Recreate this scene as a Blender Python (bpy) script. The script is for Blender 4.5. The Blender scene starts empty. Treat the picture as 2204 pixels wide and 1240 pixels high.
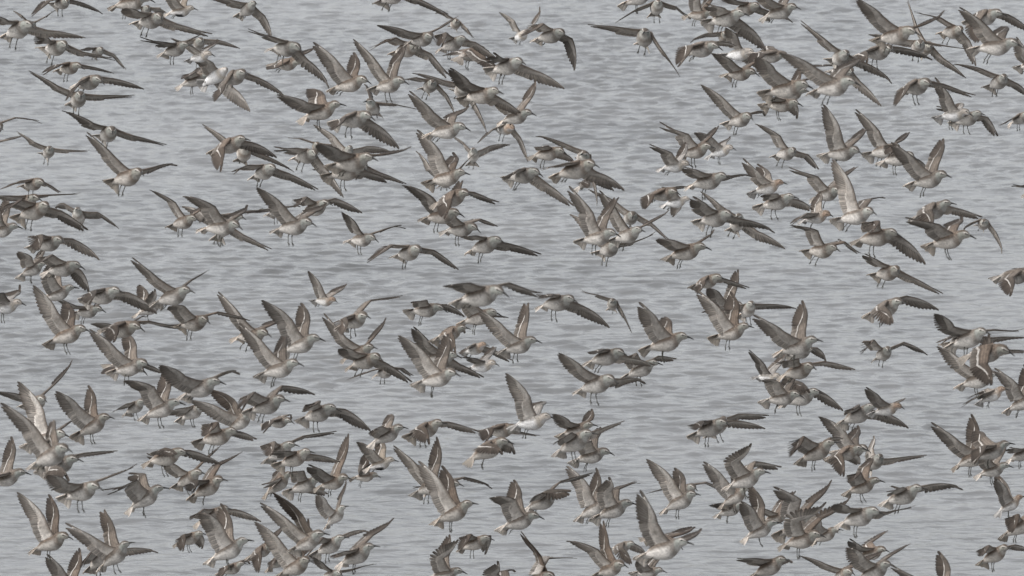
import bpy, math, random
import numpy as np
from mathutils import Matrix, Vector

# ------------------------------------------------------------------ camera, sky, sun, exposure
scn = bpy.context.scene
col = scn.collection
R = math.radians
CAM_H = 9.3
TILT = R(8.0)
FOCAL = 16400.0            # in pixels of a 2204 px wide picture
W_PX, H_PX = 2204.0, 1240.0

cam = bpy.data.cameras.new('camera')
cam.sensor_width = 36.0
cam.lens = 36.0 * FOCAL / W_PX
cam.clip_start = 1.0
cam.clip_end = 20000.0
cam.dof.use_dof = True
cam.dof.focus_distance = 41.0
cam.dof.aperture_fstop = 15.0
cam_ob = bpy.data.objects.new('camera', cam)
cam_ob.location = (0, 0, CAM_H)
cam_ob.rotation_euler = (R(90) - TILT, 0, 0)
col.objects.link(cam_ob)
scn.camera = cam_ob

SUN_EL, SUN_AZ = R(45), R(-110)      # off to the left, a little behind the camera; veiled by cloud
world = bpy.data.worlds.new('World')
scn.world = world
world.use_nodes = True
nt = world.node_tree
bg = nt.nodes['Background']
sky = nt.nodes.new('ShaderNodeTexSky')
sky.sky_type = 'NISHITA'
sky.sun_disc = False
sky.sun_elevation = SUN_EL
sky.sun_rotation = SUN_AZ
sky.air_density = 1.0
sky.dust_density = 3.0
sky.ozone_density = 1.0
hs = nt.nodes.new('ShaderNodeHueSaturation')     # an overcast sky has little colour
hs.inputs['Saturation'].default_value = 0.20
nt.links.new(sky.outputs[0], hs.inputs['Color'])
nt.links.new(hs.outputs[0], bg.inputs['Color'])
bg.inputs['Strength'].default_value = 0.12

sun = bpy.data.lights.new('sun', 'SUN')
sun.energy = 0.5
sun.angle = R(30)
sun.color = (1.0, 0.96, 0.91)
sun_ob = bpy.data.objects.new('sun', sun)
d = Vector((math.sin(SUN_AZ) * math.cos(SUN_EL), math.cos(SUN_AZ) * math.cos(SUN_EL), math.sin(SUN_EL)))
sun_ob.rotation_euler = d.to_track_quat('Z', 'Y').to_euler()
sun_ob.location = d * 200
col.objects.link(sun_ob)

vs = scn.view_settings
vs.view_transform = 'Standard'
vs.look = 'None'
vs.gamma = 1.0
vs.use_curve_mapping = False
vs.exposure = 1.12

# ------------------------------------------------------------------ materials
def new_mat(name):
    m = bpy.data.materials.new(name)
    m.use_nodes = True
    return m, m.node_tree, m.node_tree.nodes['Principled BSDF']

def plain(name, rgb, rough=0.5, spec=0.3):
    m, t, b = new_mat(name)
    n = t.nodes.new('ShaderNodeTexNoise'); n.inputs['Scale'].default_value = 180
    r = t.nodes.new('ShaderNodeMapRange')
    r.inputs['To Min'].default_value = 0.75; r.inputs['To Max'].default_value = 1.25
    mx = t.nodes.new('ShaderNodeMix'); mx.data_type = 'RGBA'; mx.blend_type = 'MULTIPLY'
    mx.inputs['Factor'].default_value = 1
    tc = t.nodes.new('ShaderNodeTexCoord')
    t.links.new(tc.outputs['Object'], n.inputs['Vector'])
    t.links.new(n.outputs['Fac'], r.inputs['Value'])
    mx.inputs['A'].default_value = (*rgb, 1)
    t.links.new(r.outputs[0], mx.inputs['B'])
    t.links.new(mx.outputs['Result'], b.inputs['Base Color'])
    b.inputs['Roughness'].default_value = rough
    b.inputs['Specular IOR Level'].default_value = spec
    return m

def feather_mat(name, scale, amount, translucent, bump):
    """plumage: colour carried by the mesh, mottled and barred by noise, soft sheen"""
    m, t, b = new_mat(name)
    at = t.nodes.new('ShaderNodeAttribute'); at.attribute_name = 'Col'
    tc = t.nodes.new('ShaderNodeTexCoord')
    oi = t.nodes.new('ShaderNodeObjectInfo')
    ad = t.nodes.new('ShaderNodeVectorMath'); ad.operation = 'ADD'
    t.links.new(tc.outputs['Object'], ad.inputs[0]); t.links.new(oi.outputs['Random'], ad.inputs[1])
    n = t.nodes.new('ShaderNodeTexNoise')
    n.inputs['Scale'].default_value = scale; n.inputs['Detail'].default_value = 4
    n.inputs['Roughness'].default_value = 0.65
    t.links.new(ad.outputs[0], n.inputs['Vector'])
    r = t.nodes.new('ShaderNodeMapRange')
    r.inputs['From Min'].default_value = 0.3; r.inputs['From Max'].default_value = 0.7
    r.inputs['To Min'].default_value = 1 - amount; r.inputs['To Max'].default_value = 1 + amount * 0.8
    t.links.new(n.outputs['Fac'], r.inputs['Value'])
    mx = t.nodes.new('ShaderNodeMix'); mx.data_type = 'RGBA'; mx.blend_type = 'MULTIPLY'
    mx.inputs['Factor'].default_value = 1
    vr = t.nodes.new('ShaderNodeMapRange')
    vr.inputs['To Min'].default_value = 0.84; vr.inputs['To Max'].default_value = 1.16
    t.links.new(oi.outputs['Random'], vr.inputs['Value'])
    mu = t.nodes.new('ShaderNodeMath'); mu.operation = 'MULTIPLY'
    t.links.new(r.outputs[0], mu.inputs[0]); t.links.new(vr.outputs[0], mu.inputs[1])
    t.links.new(at.outputs['Color'], mx.inputs['A']); t.links.new(mu.outputs[0], mx.inputs['B'])
    t.links.new(mx.outputs['Result'], b.inputs['Base Color'])
    b.inputs['Roughness'].default_value = 0.7
    b.inputs['Specular IOR Level'].default_value = 0.2
    b.inputs['Sheen Weight'].default_value = 0.0
    bp = t.nodes.new('ShaderNodeBump'); bp.inputs['Strength'].default_value = bump
    bp.inputs['Distance'].default_value = 0.002
    t.links.new(n.outputs['Fac'], bp.inputs['Height']); t.links.new(bp.outputs[0], b.inputs['Normal'])
    if translucent:
        tr = t.nodes.new('ShaderNodeBsdfTranslucent')
        t.links.new(mx.outputs['Result'], tr.inputs['Color'])
        ms = t.nodes.new('ShaderNodeMixShader'); ms.inputs[0].default_value = translucent
        t.links.new(b.outputs[0], ms.inputs[1]); t.links.new(tr.outputs[0], ms.inputs[2])
        t.links.new(ms.outputs[0], t.nodes['Material Output'].inputs['Surface'])
    return m

M_BODY = feather_mat('body_plumage', 170, 0.34, 0, 0.5)
M_WING = feather_mat('wing_coverts', 150, 0.30, 0, 0.5)
M_QUILL = feather_mat('flight_feathers', 110, 0.20, 0.48, 0.2)
M_BILL = plain('bill_horn', (0.022, 0.020, 0.018), 0.45)
M_EYE = plain('eye', (0.006, 0.005, 0.005), 0.15, 0.5)
M_LEG = plain('leg_skin', (0.060, 0.056, 0.045), 0.6)

# water: mirror of the cloudy sky over a grey silty bottom
m, t, b = new_mat('sea_water')
tc = t.nodes.new('ShaderNodeTexCoord')
mp = t.nodes.new('ShaderNodeMapping'); mp.inputs['Scale'].default_value = (0.45, 1.15, 1.0)
t.links.new(tc.outputs['Object'], mp.inputs['Vector'])
n1 = t.nodes.new('ShaderNodeTexNoise'); n1.inputs['Scale'].default_value = 13; n1.inputs['Detail'].default_value = 3
n2 = t.nodes.new('ShaderNodeTexNoise'); n2.inputs['Scale'].default_value = 0.35; n2.inputs['Detail'].default_value = 3
t.links.new(mp.outputs[0], n1.inputs['Vector']); t.links.new(tc.outputs['Object'], n2.inputs['Vector'])
bp = t.nodes.new('ShaderNodeBump'); bp.inputs['Strength'].default_value = 0.75; bp.inputs['Distance'].default_value = 0.02
t.links.new(n1.outputs['Fac'], bp.inputs['Height']); t.links.new(bp.outputs[0], b.inputs['Normal'])
cr = t.nodes.new('ShaderNodeValToRGB')
cr.color_ramp.elements[0].position = 0.3; cr.color_ramp.elements[0].color = (0.125, 0.127, 0.127, 1)
cr.color_ramp.elements[1].position = 0.7; cr.color_ramp.elements[1].color = (0.165, 0.166, 0.165, 1)
t.links.new(n2.outputs['Fac'], cr.inputs['Fac']); t.links.new(cr.outputs[0], b.inputs['Base Color'])
b.inputs['Roughness'].default_value = 0.06
b.inputs['IOR'].default_value = 1.333
M_WATER = m

# ------------------------------------------------------------------ water, one rippled sheet to the horizon
def axis(parts):
    out = [parts[0][0]]
    for a, bb, n in parts:
        out += list(np.linspace(a, bb, n + 1)[1:])
    return np.array(out)

def geo(a, bb, n):
    return list(np.geomspace(a, bb, n))

xs_mid = np.linspace(-10, 10, 380)
xs = np.concatenate([-np.array(geo(10.2, 6000, 26))[::-1], xs_mid, np.array(geo(10.2, 6000, 26))])
ys_mid = np.concatenate([np.linspace(47, 72, 1080), np.linspace(72.04, 118, 1020)])
ys = np.concatenate([-np.array(geo(1, 300, 8))[::-1], np.linspace(4, 45, 20), ys_mid, np.array(geo(119, 9000, 36))])
rs = np.random.RandomState(11)
GX, GY = np.meshgrid(xs, ys)
Z = np.zeros_like(GX)
for k in range(110):
    lam = 0.11 * (4.0 ** rs.rand())                  # 0.2 to 2 m ripples
    th = rs.normal(0, 0.62) + R(90)                  # running mostly towards / away from the camera
    kx, ky = 2 * math.pi / lam * math.cos(th), 2 * math.pi / lam * math.sin(th)
    a = 0.0035 * lam ** 1.0 * (0.5 + rs.rand())
    ph = rs.rand() * 6.283
    s = np.sin(kx * GX + ky * GY + ph)
    Z += a * (2.0 * ((s + 1) * 0.5) ** 2.0 - 1)
fade = np.exp(-np.clip(np.abs(GX) - 10, 0, None) / 2) * np.clip((GY - 42) / 5, 0, 1) * np.exp(-np.clip(GY - 118, 0, None) / 4)
# gusts: calmer and rougher patches
g = 1 + 0.35 * np.sin(GX * 0.31 + GY * 0.12 + 1.0) * np.sin(GY * 0.19 - GX * 0.08 + 2.0)
calm = 0.60 + 0.42 * np.clip((GY - 50) / 26, 0, 1)      # the shallows near the flock lie smoother
Z *= fade * g * calm
ny, nx = GX.shape
co = np.stack([GX, GY, Z], -1).reshape(-1, 3)
idx = np.arange(nx * ny).reshape(ny, nx)
quads = np.stack([idx[:-1, :-1], idx[:-1, 1:], idx[1:, 1:], idx[1:, :-1]], -1).reshape(-1, 4)

def fast_mesh(name, verts, faces, mat, colors=None, smooth=True):
    """faces: (n,4) or (n,3) int array"""
    me = bpy.data.meshes.new(name)
    k = faces.shape[1]
    me.vertices.add(len(verts)); me.vertices.foreach_set('co', np.asarray(verts, np.float32).ravel())
    me.loops.add(faces.size); me.loops.foreach_set('vertex_index', faces.astype(np.int32).ravel())
    me.polygons.add(len(faces))
    me.polygons.foreach_set('loop_start', np.arange(0, faces.size, k, dtype=np.int32))
    me.polygons.foreach_set('use_smooth', np.full(len(faces), smooth))
    if colors is not None:
        ca = me.color_attributes.new('Col', 'FLOAT_COLOR', 'POINT')
        c4 = np.ones((len(verts), 4), np.float32); c4[:, :3] = colors
        ca.data.foreach_set('color', c4.ravel())
    me.materials.append(mat)
    me.update(calc_edges=True)
    return me

water = bpy.data.objects.new('water', fast_mesh('water', co, quads, M_WATER))
water['kind'] = 'structure'
water['label'] = 'grey rippled sea surface under an overcast sky'
col.objects.link(water)

# ------------------------------------------------------------------ bird anatomy (x forward, y left, z up, metres)
def lerp(a, b, f): return a + (b - a) * f

ST = np.array([  # x, centre z, half width, top, bottom
    [-.100, -.012, .003, .0025, .003], [-.094, -.011, .0075, .0045, .0055], [-.078, -.008, .0135, .0085, .0105],
    [-.056, -.003, .0215, .0155, .0195], [-.030, 0, .0292, .0230, .0300], [0, 0, .0335, .0275, .0355],
    [.022, .001, .0325, .0290, .0345], [.040, .003, .0275, .0265, .0280], [.052, .006, .0228, .0230, .0222],
    [.061, .0085, .0190, .0192, .0178], [.070, .0095, .0163, .0170, .0152], [.079, .0085, .0148, .0154, .0140],
    [.087, .0062, .0112, .0114, .0106], [.0925, .0036, .0066, .0064, .0066], [.0955, .0022, .0028, .0026, .0028]])
_b = np.clip((ST[:, 0:1] - .045) / .02, 0, 1)
ST[:, 2:] *= 1.12 * (1 - _b) + 1.15 * _b          # full-bodied, short-necked
ST[:, 1] -= .004 * (1 - _b[:, 0])
BILL_A, BILL_B = np.array([.0905, 0, .0042]), np.array([.1195, 0, -.015])

def head_turn(p, yaw, nod):
    """bend everything in front of the neck"""
    p = np.array(p, float)
    f = np.clip((p[:, 0] - .045) / .03, 0, 1)
    f = f * f * (3 - 2 * f)
    a = f * yaw
    x, y = p[:, 0] - .045, p[:, 1].copy()
    q = p.copy()
    q[:, 0] = .045 + x * np.cos(a) - y * np.sin(a)
    q[:, 1] = x * np.sin(a) + y * np.cos(a)
    x, z = q[:, 0] - .045, q[:, 2].copy()
    c = f * nod
    q[:, 0] = .045 + x * np.cos(c) + z * np.sin(c)
    q[:, 2] = -x * np.sin(c) + z * np.cos(c)
    return q

PLUM = {  # back, crown, breast, belly, face
    'grey':  ((.140, .116, .096), (.135, .114, .096), (.25, .225, .20), (.56, .53, .495), (.27, .275, .25)),
    'brown': ((.130, .100, .078), (.130, .104, .083), (.23, .195, .165), (.50, .465, .425), (.25, .245, .215)),
    'white': ((.260, .240, .220), (.235, .205, .175), (.48, .43, .37), (.70, .69, .68), (.42, .375, .33)),
    'rusty': ((.240, .208, .178), (.205, .155, .118), (.40, .33, .27), (.68, .66, .635), (.29, .215, .165)),
    'dark':  ((.215, .180, .145), (.235, .200, .165), (.44, .40, .35), (.70, .68, .66), (.42, .38, .33)),
}

def body_mesh(kind, yaw, nod, seed):
    rs = np.random.RandomState(seed)
    NR, NS = 48, 32
    tt = np.linspace(0, 1, len(ST))
    u = np.linspace(0, 1, NR)
    # smooth interpolation (Catmull-Rom through the stations)
    P = np.vstack([2 * ST[0] - ST[1], ST, 2 * ST[-1] - ST[-2]])
    seg = np.minimum((u * (len(ST) - 1)).astype(int), len(ST) - 2)
    f = (u * (len(ST) - 1) - seg)[:, None]
    p0, p1, p2, p3 = P[seg], P[seg + 1], P[seg + 2], P[seg + 3]
    S = .5 * (2 * p1 + (p2 - p0) * f + (2 * p0 - 5 * p1 + 4 * p2 - p3) * f ** 2 + (3 * p1 - p0 - 3 * p2 + p3) * f ** 3)
    ang = np.linspace(0, 2 * math.pi, NS, endpoint=False)
    ca, sa = np.cos(ang), np.sin(ang)
    X = np.repeat(S[:, 0:1], NS, 1)
    Y = S[:, 2:3] * np.sign(ca) * np.abs(ca) ** .92
    Zv = S[:, 1:2] + np.where(sa > 0, S[:, 3:4], S[:, 4:5]) * sa
    # ruffled feathering
    ruf = 1 + .02 * rs.randn(NR, NS)
    Y = Y * ruf; Zv = S[:, 1:2] + (Zv - S[:, 1:2]) * ruf
    back, crown, breast, belly, face = [np.array(c) for c in PLUM[kind]]
    hz = np.broadcast_to(sa, X.shape)                     # 1 top, -1 bottom
    def sm(v, a, b_):
        f = np.clip((v - a) / (b_ - a), 0, 1); return (f * f * (3 - 2 * f))[..., None]
    C = lerp(belly, back, sm(hz, -.25, .30))
    br = sm(X, .018, .045) * (1 - sm(hz, .2, .5))
    C = lerp(C, breast, br)
    hd = sm(X, .045, .058)
    headc = lerp(face, crown * .85, sm(hz, .50, .68))
    headc = lerp(headc, np.array([.50, .47, .43]) if kind not in ('rusty',) else face * 1.2, (sm(hz, .30, .38) * (1 - sm(hz, .52, .62))) * sm(X, .066, .074))
    headc = lerp(headc, crown * .30, sm(hz, -.05, .08) * (1 - sm(hz, .26, .36)) * sm(X, .070, .078))
    headc = lerp(headc, belly, (1 - sm(hz, -.75, -.45)) * .6)
    C = lerp(C, headc, hd)
    C = lerp(C, lerp(belly, back * 1.3, .35), (1 - sm(X, -.066, -.048)) * sm(hz, .1, .5))      # pale rump
    # streaks on breast and flanks, scaly mantle
    st = (rs.rand(NR, NS) < .30) & (X > -.045) & (X < .05) & (hz < .35) & (hz > -.55)
    C = np.where(st[..., None], C * .70, C)
    mt = rs.rand(NR, NS)
    up = (hz > .25) & (X < .05)
    C = np.where((up & (mt < .25))[..., None], C * .62, C)
    C = np.where((up & (mt > .80))[..., None], C * 1.55, C)
    if kind == 'dark':                                    # breeding plumage: black belly
        bl = (1 - sm(hz, -.62, -.38)) * sm(X, -.042, -.03) * (1 - sm(X, .012, .028))
        C = lerp(C, np.array([.012, .011, .011]), bl)
    V = head_turn(np.stack([X, Y, Zv], -1).reshape(-1, 3), yaw, nod)
    Cc = C.reshape(-1, 3)
    i = np.arange(NR * NS).reshape(NR, NS); j = np.roll(i, -1, 1)
    F = np.stack([i[:-1], i[1:], j[1:], j[:-1]], -1).reshape(-1, 4)
    caps = []
    V = np.vstack([V, V[:NS].mean(0), V[-NS:].mean(0)])
    Cc = np.vstack([Cc, Cc[0], Cc[-1]])
    a, b_ = len(V) - 2, len(V) - 1
    for k in range(NS):
        k2 = (k + 1) % NS
        caps += [[a, k, k2, k2], [b_, i[-1, k2], i[-1, k], i[-1, k]]]
    tri = np.array([[c[0], c[1], c[2]] for c in caps])
    quad_tri = np.vstack([F[:, [0, 1, 2]], F[:, [0, 2, 3]], tri])
    return fast_mesh('body', V, quad_tri[:, ::-1], M_BODY, Cc)

def tube(path, radii, ns=6, flat=1.0):
    path = np.array(path, float); radii = np.array(radii, float)
    V, n = [], len(path)
    for i in range(n):
        t_ = path[min(i + 1, n - 1)] - path[max(i - 1, 0)]; t_ /= np.linalg.norm(t_) + 1e-9
        s_ = np.cross(t_, [0, 1, 0]) if abs(t_[1]) < .9 else np.cross(t_, [0, 0, 1])
        s_ /= np.linalg.norm(s_); w_ = np.cross(t_, s_)
        for k in range(ns):
            a = 2 * math.pi * k / ns
            V.append(path[i] + radii[i] * (math.cos(a) * s_ * flat + math.sin(a) * w_))
    F = []
    for i in range(n - 1):
        for k in range(ns):
            k2 = (k + 1) % ns
            a, b_, c, d_ = i * ns + k, i * ns + k2, (i + 1) * ns + k2, (i + 1) * ns + k
            F += [[a, b_, c], [a, c, d_]]
    return np.array(V), np.array(F)

def join(parts):
    V, F, o = [], [], 0
    for v, f in parts:
        V.append(v); F.append(f + o); o += len(v)
    return np.vstack(V), np.vstack(F)

def bill_mesh(yaw, nod, length):
    u = np.linspace(0, 1, 7)[:, None]
    p = BILL_A + (BILL_B - BILL_A) * u * length + np.array([0, 0, .0012]) * np.sin(u * 3.14)
    v, f = tube(p, [.0052, .0046, .0039, .0033, .0028, .0023, .0012], 8)
    return fast_mesh('bill', head_turn(v, yaw, nod), f, M_BILL)

def eye_mesh(side, yaw, nod):
    V = []
    c = np.array([.0775, side * .0150, .0125])
    for a in np.linspace(0, math.pi, 6):
        for k in range(8):
            q = 2 * math.pi * k / 8
            V.append(c + .0037 * np.array([math.sin(a) * math.cos(q), side * math.cos(a), math.sin(a) * math.sin(q)]))
    i = np.arange(48).reshape(6, 8); j = np.roll(i, -1, 1)
    Q_ = np.stack([i[:-1], i[1:], j[1:], j[:-1]], -1).reshape(-1, 4)
    F = np.vstack([Q_[:, [0, 1, 2]], Q_[:, [0, 2, 3]]])
    return fast_mesh('eye', head_turn(np.array(V), yaw, nod), F, M_EYE)

def leg_mesh(seed):
    rs = np.random.RandomState(seed)
    kn = -.022
    parts = [tube([[0, 0, .012], [-.004, 0, -.006], [-.008, 0, kn]], [.0068, .0040, .0025], 7),
             tube([[-.008, 0, kn], [-.003, 0, kn - .018], [.001, 0, kn - .034]], [.0026, .0020, .0024], 6)]
    for a, l in ((-.32, .017), (0.0, .020), (.32, .016)):
        c = .55 + .5 * rs.rand()
        d_ = np.array([math.cos(a) * math.cos(c), math.sin(a), -math.sin(c)])
        p0 = np.array([.001, 0, kn - .033])
        parts.append(tube([p0, p0 + d_ * l * .5, p0 + d_ * l + np.array([-.002, 0, -.003])], [.0023, .0018, .0010], 5))
    p0 = np.array([0, 0, kn - .031])
    parts.append(tube([p0, p0 + np.array([-.006, 0, -.003])], [.0014, .0007], 5))
    v, f = join(parts)
    v = v * .86
    return fast_mesh('leg', v, f, M_LEG)

# one feather = upper and lower vane sheets, cambered, with a rounded tip
FS = np.array([0, .22, .5, .76, .92, 1.0])
FW = np.array([.50, .85, 1.0, 1.0, .84, .34])
def feathers(items, thick=.0005):
    """items: root, dir, across, normal, length, width, bend, colour_up, colour_low, tip_up, tip_low"""
    Vs, Fs, Cs, o = [], [], [], 0
    nS = len(FS)
    base = []
    for r in range(nS - 1):
        for c in range(2):
            a = r * 3 + c
            base += [[a, a + 1, a + 4], [a, a + 4, a + 3]]
    base = np.array(base)
    for (root, d_, ac, nn, L, w, bend, cu, cl, tu, tl) in items:
        ctr = root[None] + FS[:, None] * L * d_ + (FS ** 2)[:, None] * bend * nn
        left = ctr - ac * (FW * w * .42)[:, None] - nn * .0006
        right = ctr + ac * (FW * w * .58)[:, None] + nn * .0002
        grid = np.stack([left, ctr + nn * .0005, right], 1).reshape(-1, 3)
        f = np.clip((FS - .55) / .45, 0, 1)[:, None, None]
        sh = np.array([.52, 1.02, 1.34])[None, :, None]           # shaft and edges
        for top in (1, 0):
            Vs.append(grid + nn * (thick if top else -thick))
            Fs.append((base if top else base[:, ::-1]) + o); o += len(grid)
            a_, b_ = (cu, tu) if top else (cl, tl)
            Cs.append((lerp(a_[None, None], b_[None, None], f) * sh).reshape(-1, 3))
    return np.vstack(Vs), np.vstack(Fs), np.vstack(Cs)

def unit(v): return v / (np.linalg.norm(v) + 1e-12)

def tail_mesh(spread, tone, seed):
    cup = .10 + .45 * spread
    rs = np.random.RandomState(seed)
    items = []
    for k in range(12):
        s = (k - 5.5) / 5.5
        a = s * spread
        droop = R(12)
        d_ = unit(np.array([-math.cos(a) * math.cos(droop), math.sin(a), -math.cos(a) * math.sin(droop) - cup * s * s]))
        nn = unit(np.array([-math.sin(droop), cup * 1.5 * s, math.cos(droop)]))
        nn = unit(nn - d_ * np.dot(nn, d_))
        ac = unit(np.cross(nn, d_))
        j = 1 + .12 * rs.randn()
        cu = np.array(tone) * .90 * j; cl = np.array(tone) * j
        root = np.array([-.070, .010 * s, -.006 + .003 * (1 - abs(s))])
        items.append((root, d_, ac, nn, .062 - .005 * abs(s) + .0025 * rs.randn(), .0165, -.004, cu, cl, cu * .75, cl * .9))
    v, f, c = feathers(items)
    return fast_mesh('tail', v, f, M_QUILL, c)

ARM, HAND = .095, .168
SHOULDER = np.array([.034, .022, .020])

def wing_meshes(side, p1, s1, p2, s2, plum, rs):
    def frame(phi, sig):
        d_ = np.array([math.sin(sig), side * math.cos(sig) * math.cos(phi), math.cos(sig) * math.sin(phi)])
        c = np.array([-math.cos(sig), side * math.sin(sig) * math.cos(phi), math.sin(sig) * math.sin(phi)])
        return d_, c
    d1, c1 = frame(p1, s1); d2, c2 = frame(p2, s2)
    tw = rs.normal(0, .10)
    n1 = side * np.cross(d1, c1); n2 = side * np.cross(d2, c2)
    c1 = unit(c1 + n1 * (-.10 + tw)); c2 = unit(c2 + n2 * tw)
    n1 = unit(side * np.cross(d1, c1)); n2 = unit(side * np.cross(d2, c2))
    S = SHOULDER * np.array([1, side, 1])
    Wp = S + ARM * d1
    T = Wp + HAND * d2
    flex = rs.normal(0, .011)
    def fr(t):
        """t 0..1 arm, 1..2 hand: leading-edge point and local frame, rounded over the wrist"""
        b_ = np.clip((t - .75) / .5, 0, 1); b_ = b_ * b_ * (3 - 2 * b_)
        dd = unit(lerp(d1, d2, b_)); cc = unit(lerp(c1, c2, b_))
        nn = unit(side * np.cross(dd, cc)); cc = unit(side * np.cross(nn, dd)) * 1.0
        if np.dot(cc, lerp(c1, c2, b_)) < 0: cc = -cc
        if t <= 1: p = S + ARM * d1 * t - c1 * .006 * math.sin(math.pi * t) * -1
        else: p = Wp + HAND * d2 * (t - 1) - c2 * .010 * math.sin(math.pi * (t - 1)) + n2 * flex * (t - 1) ** 2
        # round the wrist corner
        k = math.exp(-((t - 1) / .16) ** 2)
        p = p + unit(d1 - d2 + 1e-6) * 0 + c1 * .004 * k
        return p, dd, cc, nn
    back, crown, breast, belly, face = [np.array(c) for c in PLUM[plum]]
    v = 1 + .13 * rs.randn()
    q_up = np.array([.105, .086, .072]) * v * (1.2 if plum in ('white', 'rusty') else 1); q_tip = q_up * .60
    q_lo = np.array([.52, .475, .43]) * v; q_ltip = np.array([.20, .170, .146]) * v
    s_up = np.array([.165, .141, .120]) * v; s_lo = np.array([.56, .515, .47]) * v
    white = np.array([.47, .445, .415])
    items = []
    NSEC, NPRI = 11, 10
    for k in range(NSEC):
        t = lerp(.02, .94, k / (NSEC - 1))
        p, dd, cc, nn = fr(t)
        out = lerp(-.10, .30, k / (NSEC - 1)) + rs.normal(0, .02)
        d_ = unit(cc + dd * out)
        ac = unit(dd - d_ * np.dot(dd, d_)) * 1
        L = lerp(.064, .057, k / (NSEC - 1)) + rs.normal(0, .0012)
        j = 1 + .10 * rs.randn()
        items.append((p + cc * .022 + nn * (.0004 * (k % 2)), d_, ac, nn, L, .0185, -.003, s_up * j, s_lo * j,
                      lerp(s_up, white, .25) * j, s_lo * .92 * j))
    for k in range(NPRI):
        u = k / (NPRI - 1)
        t = 1 + .42 * u
        p, dd, cc, nn = fr(t)
        al = lerp(R(66), R(6), u ** .72)
        d_ = unit(dd * math.cos(al) + cc * math.sin(al))
        if k == NPRI - 1: d_ = unit(T + n2 * flex - (p + cc * .006))
        ac = unit(cc - d_ * np.dot(cc, d_)) * -1
        L = lerp(.060, .101, u ** .95) + rs.normal(0, .001)
        if k == NPRI - 1: L = np.linalg.norm(T + n2 * flex - (p + cc * .006))
        j = 1 + .10 * rs.randn()
        items.append((p + cc * lerp(.020, .006, u) + nn * .0003 * (k - 5) * .3, d_, ac, nn, L, lerp(.0185, .0140, u), flex * .5 - .002,
                      q_up * j, q_lo * j, q_tip * j, q_ltip * j))
    fv, ff, fc = feathers(items)
    # coverts: closed thin aerofoil over the feather roots
    NT = 22
    ts = np.concatenate([np.linspace(-.12, 1, 11), np.linspace(1.07, 1.80, NT - 11)])
    prof = [  # chord fraction, height fraction (+upper), tone
        (0, 0), (.04, .55), (.14, .95), (.25, 1.0), (.36, .98), (.48, .90), (.60, .78), (.70, .66), (.80, .54), (.90, .40), (1.0, .16),
        (1.0, -.16), (.80, -.40), (.55, -.55), (.28, -.60), (.06, -.40)]
    NPf = len(prof)
    V, C = [], []
    for t in ts:
        p, dd, cc, nn = fr(max(t, 0)) if t >= 0 else fr(0)
        if t < 0: p = p + d1 * ARM * t * .9
        if t <= 1: ch = lerp(.060, .048, max(t, 0)); th = lerp(.0085, .0055, max(t, 0))
        else:
            u = (t - 1) / .80; ch = lerp(.048, .008, u ** .8); th = lerp(.0055, .0018, u)
        if t < 0: ch = .070; th = .011
        for m_, (x, h) in enumerate(prof):
            wob = .0012 * rs.randn() if .6 < x <= 1 else 0
            V.append(p + cc * (x * ch + wob - .001) + nn * (h * th))
            up = m_ <= 10
            sc = 1 + .13 * rs.randn()
            if up:
                base = back * lerp(1.05, .62, np.clip(t - .7, 0, 1))
                base = base * (.62, .70, 1.12, .80, 1.25, .82, 1.18, .72, .55, 1.0, 1.0)[m_]
                if .95 < t < 1.6: base = base * .62            # dark primary coverts
                if x >= .9: base = lerp(back, white, .85 if t < 1.5 else .3)   # pale wing bar
            else:
                base = lerp(np.array([.58, .545, .505]), np.array([.38, .345, .31]), .5 + .5 * math.sin(x * 22 + t * 3))
                if x < .1: base = np.array([.22, .185, .155])
            C.append(base * max(sc, .4) * v)
    V, C = np.array(V), np.array(C)
    i = np.arange(NT * NPf).reshape(NT, NPf); j = np.roll(i, -1, 1)
    Q4 = np.stack([i[:-1], i[1:], j[1:], j[:-1]], -1).reshape(-1, 4)
    Q4 = np.vstack([Q4[:, [0, 1, 2]], Q4[:, [0, 2, 3]]])
    V = np.vstack([V, V[:NPf].mean(0), V[-NPf:].mean(0)]); C = np.vstack([C, C[3], C[-3]])
    a, b_ = len(V) - 2, len(V) - 1
    cap = np.array([[a, (k + 1) % NPf, k] for k in range(NPf)] + [[b_, i[-1, k], i[-1, (k + 1) % NPf]] for k in range(NPf)])
    F = np.vstack([Q4, cap[:, [0, 2, 1]]])
    if side > 0: F = F[:, ::-1]
    else: ff = ff[:, ::-1]
    return fast_mesh('wing', V, F, M_WING, C), fast_mesh('flight_feathers', fv, ff, M_QUILL, fc)

# shared part meshes
TURNS = [(0, 0), (R(13), R(4)), (R(-13), R(2)), (R(4), R(-6)), (R(-5), R(8))]
BODY, BILL, EYE = {}, {}, {}
for k, (yw, nd) in enumerate(TURNS):
    for kind in PLUM:
        BODY[kind, k] = body_mesh(kind, yw, nd, 7 * k + len(kind))
    for l in (1.0, .82):
        BILL[k, l] = bill_mesh(yw, nd, l)
    for s in (-1, 1):
        EYE[k, s] = eye_mesh(s, yw, nd)
LEG = [leg_mesh(s) for s in range(3)]
TAIL = {(w, tn): tail_mesh(R((26, 44, 58)[w]), ((.66, .62, .575), (.56, .51, .455), (.62, .60, .58))[tn], w * 3 + tn)
        for w in range(3) for tn in range(3)}

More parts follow.
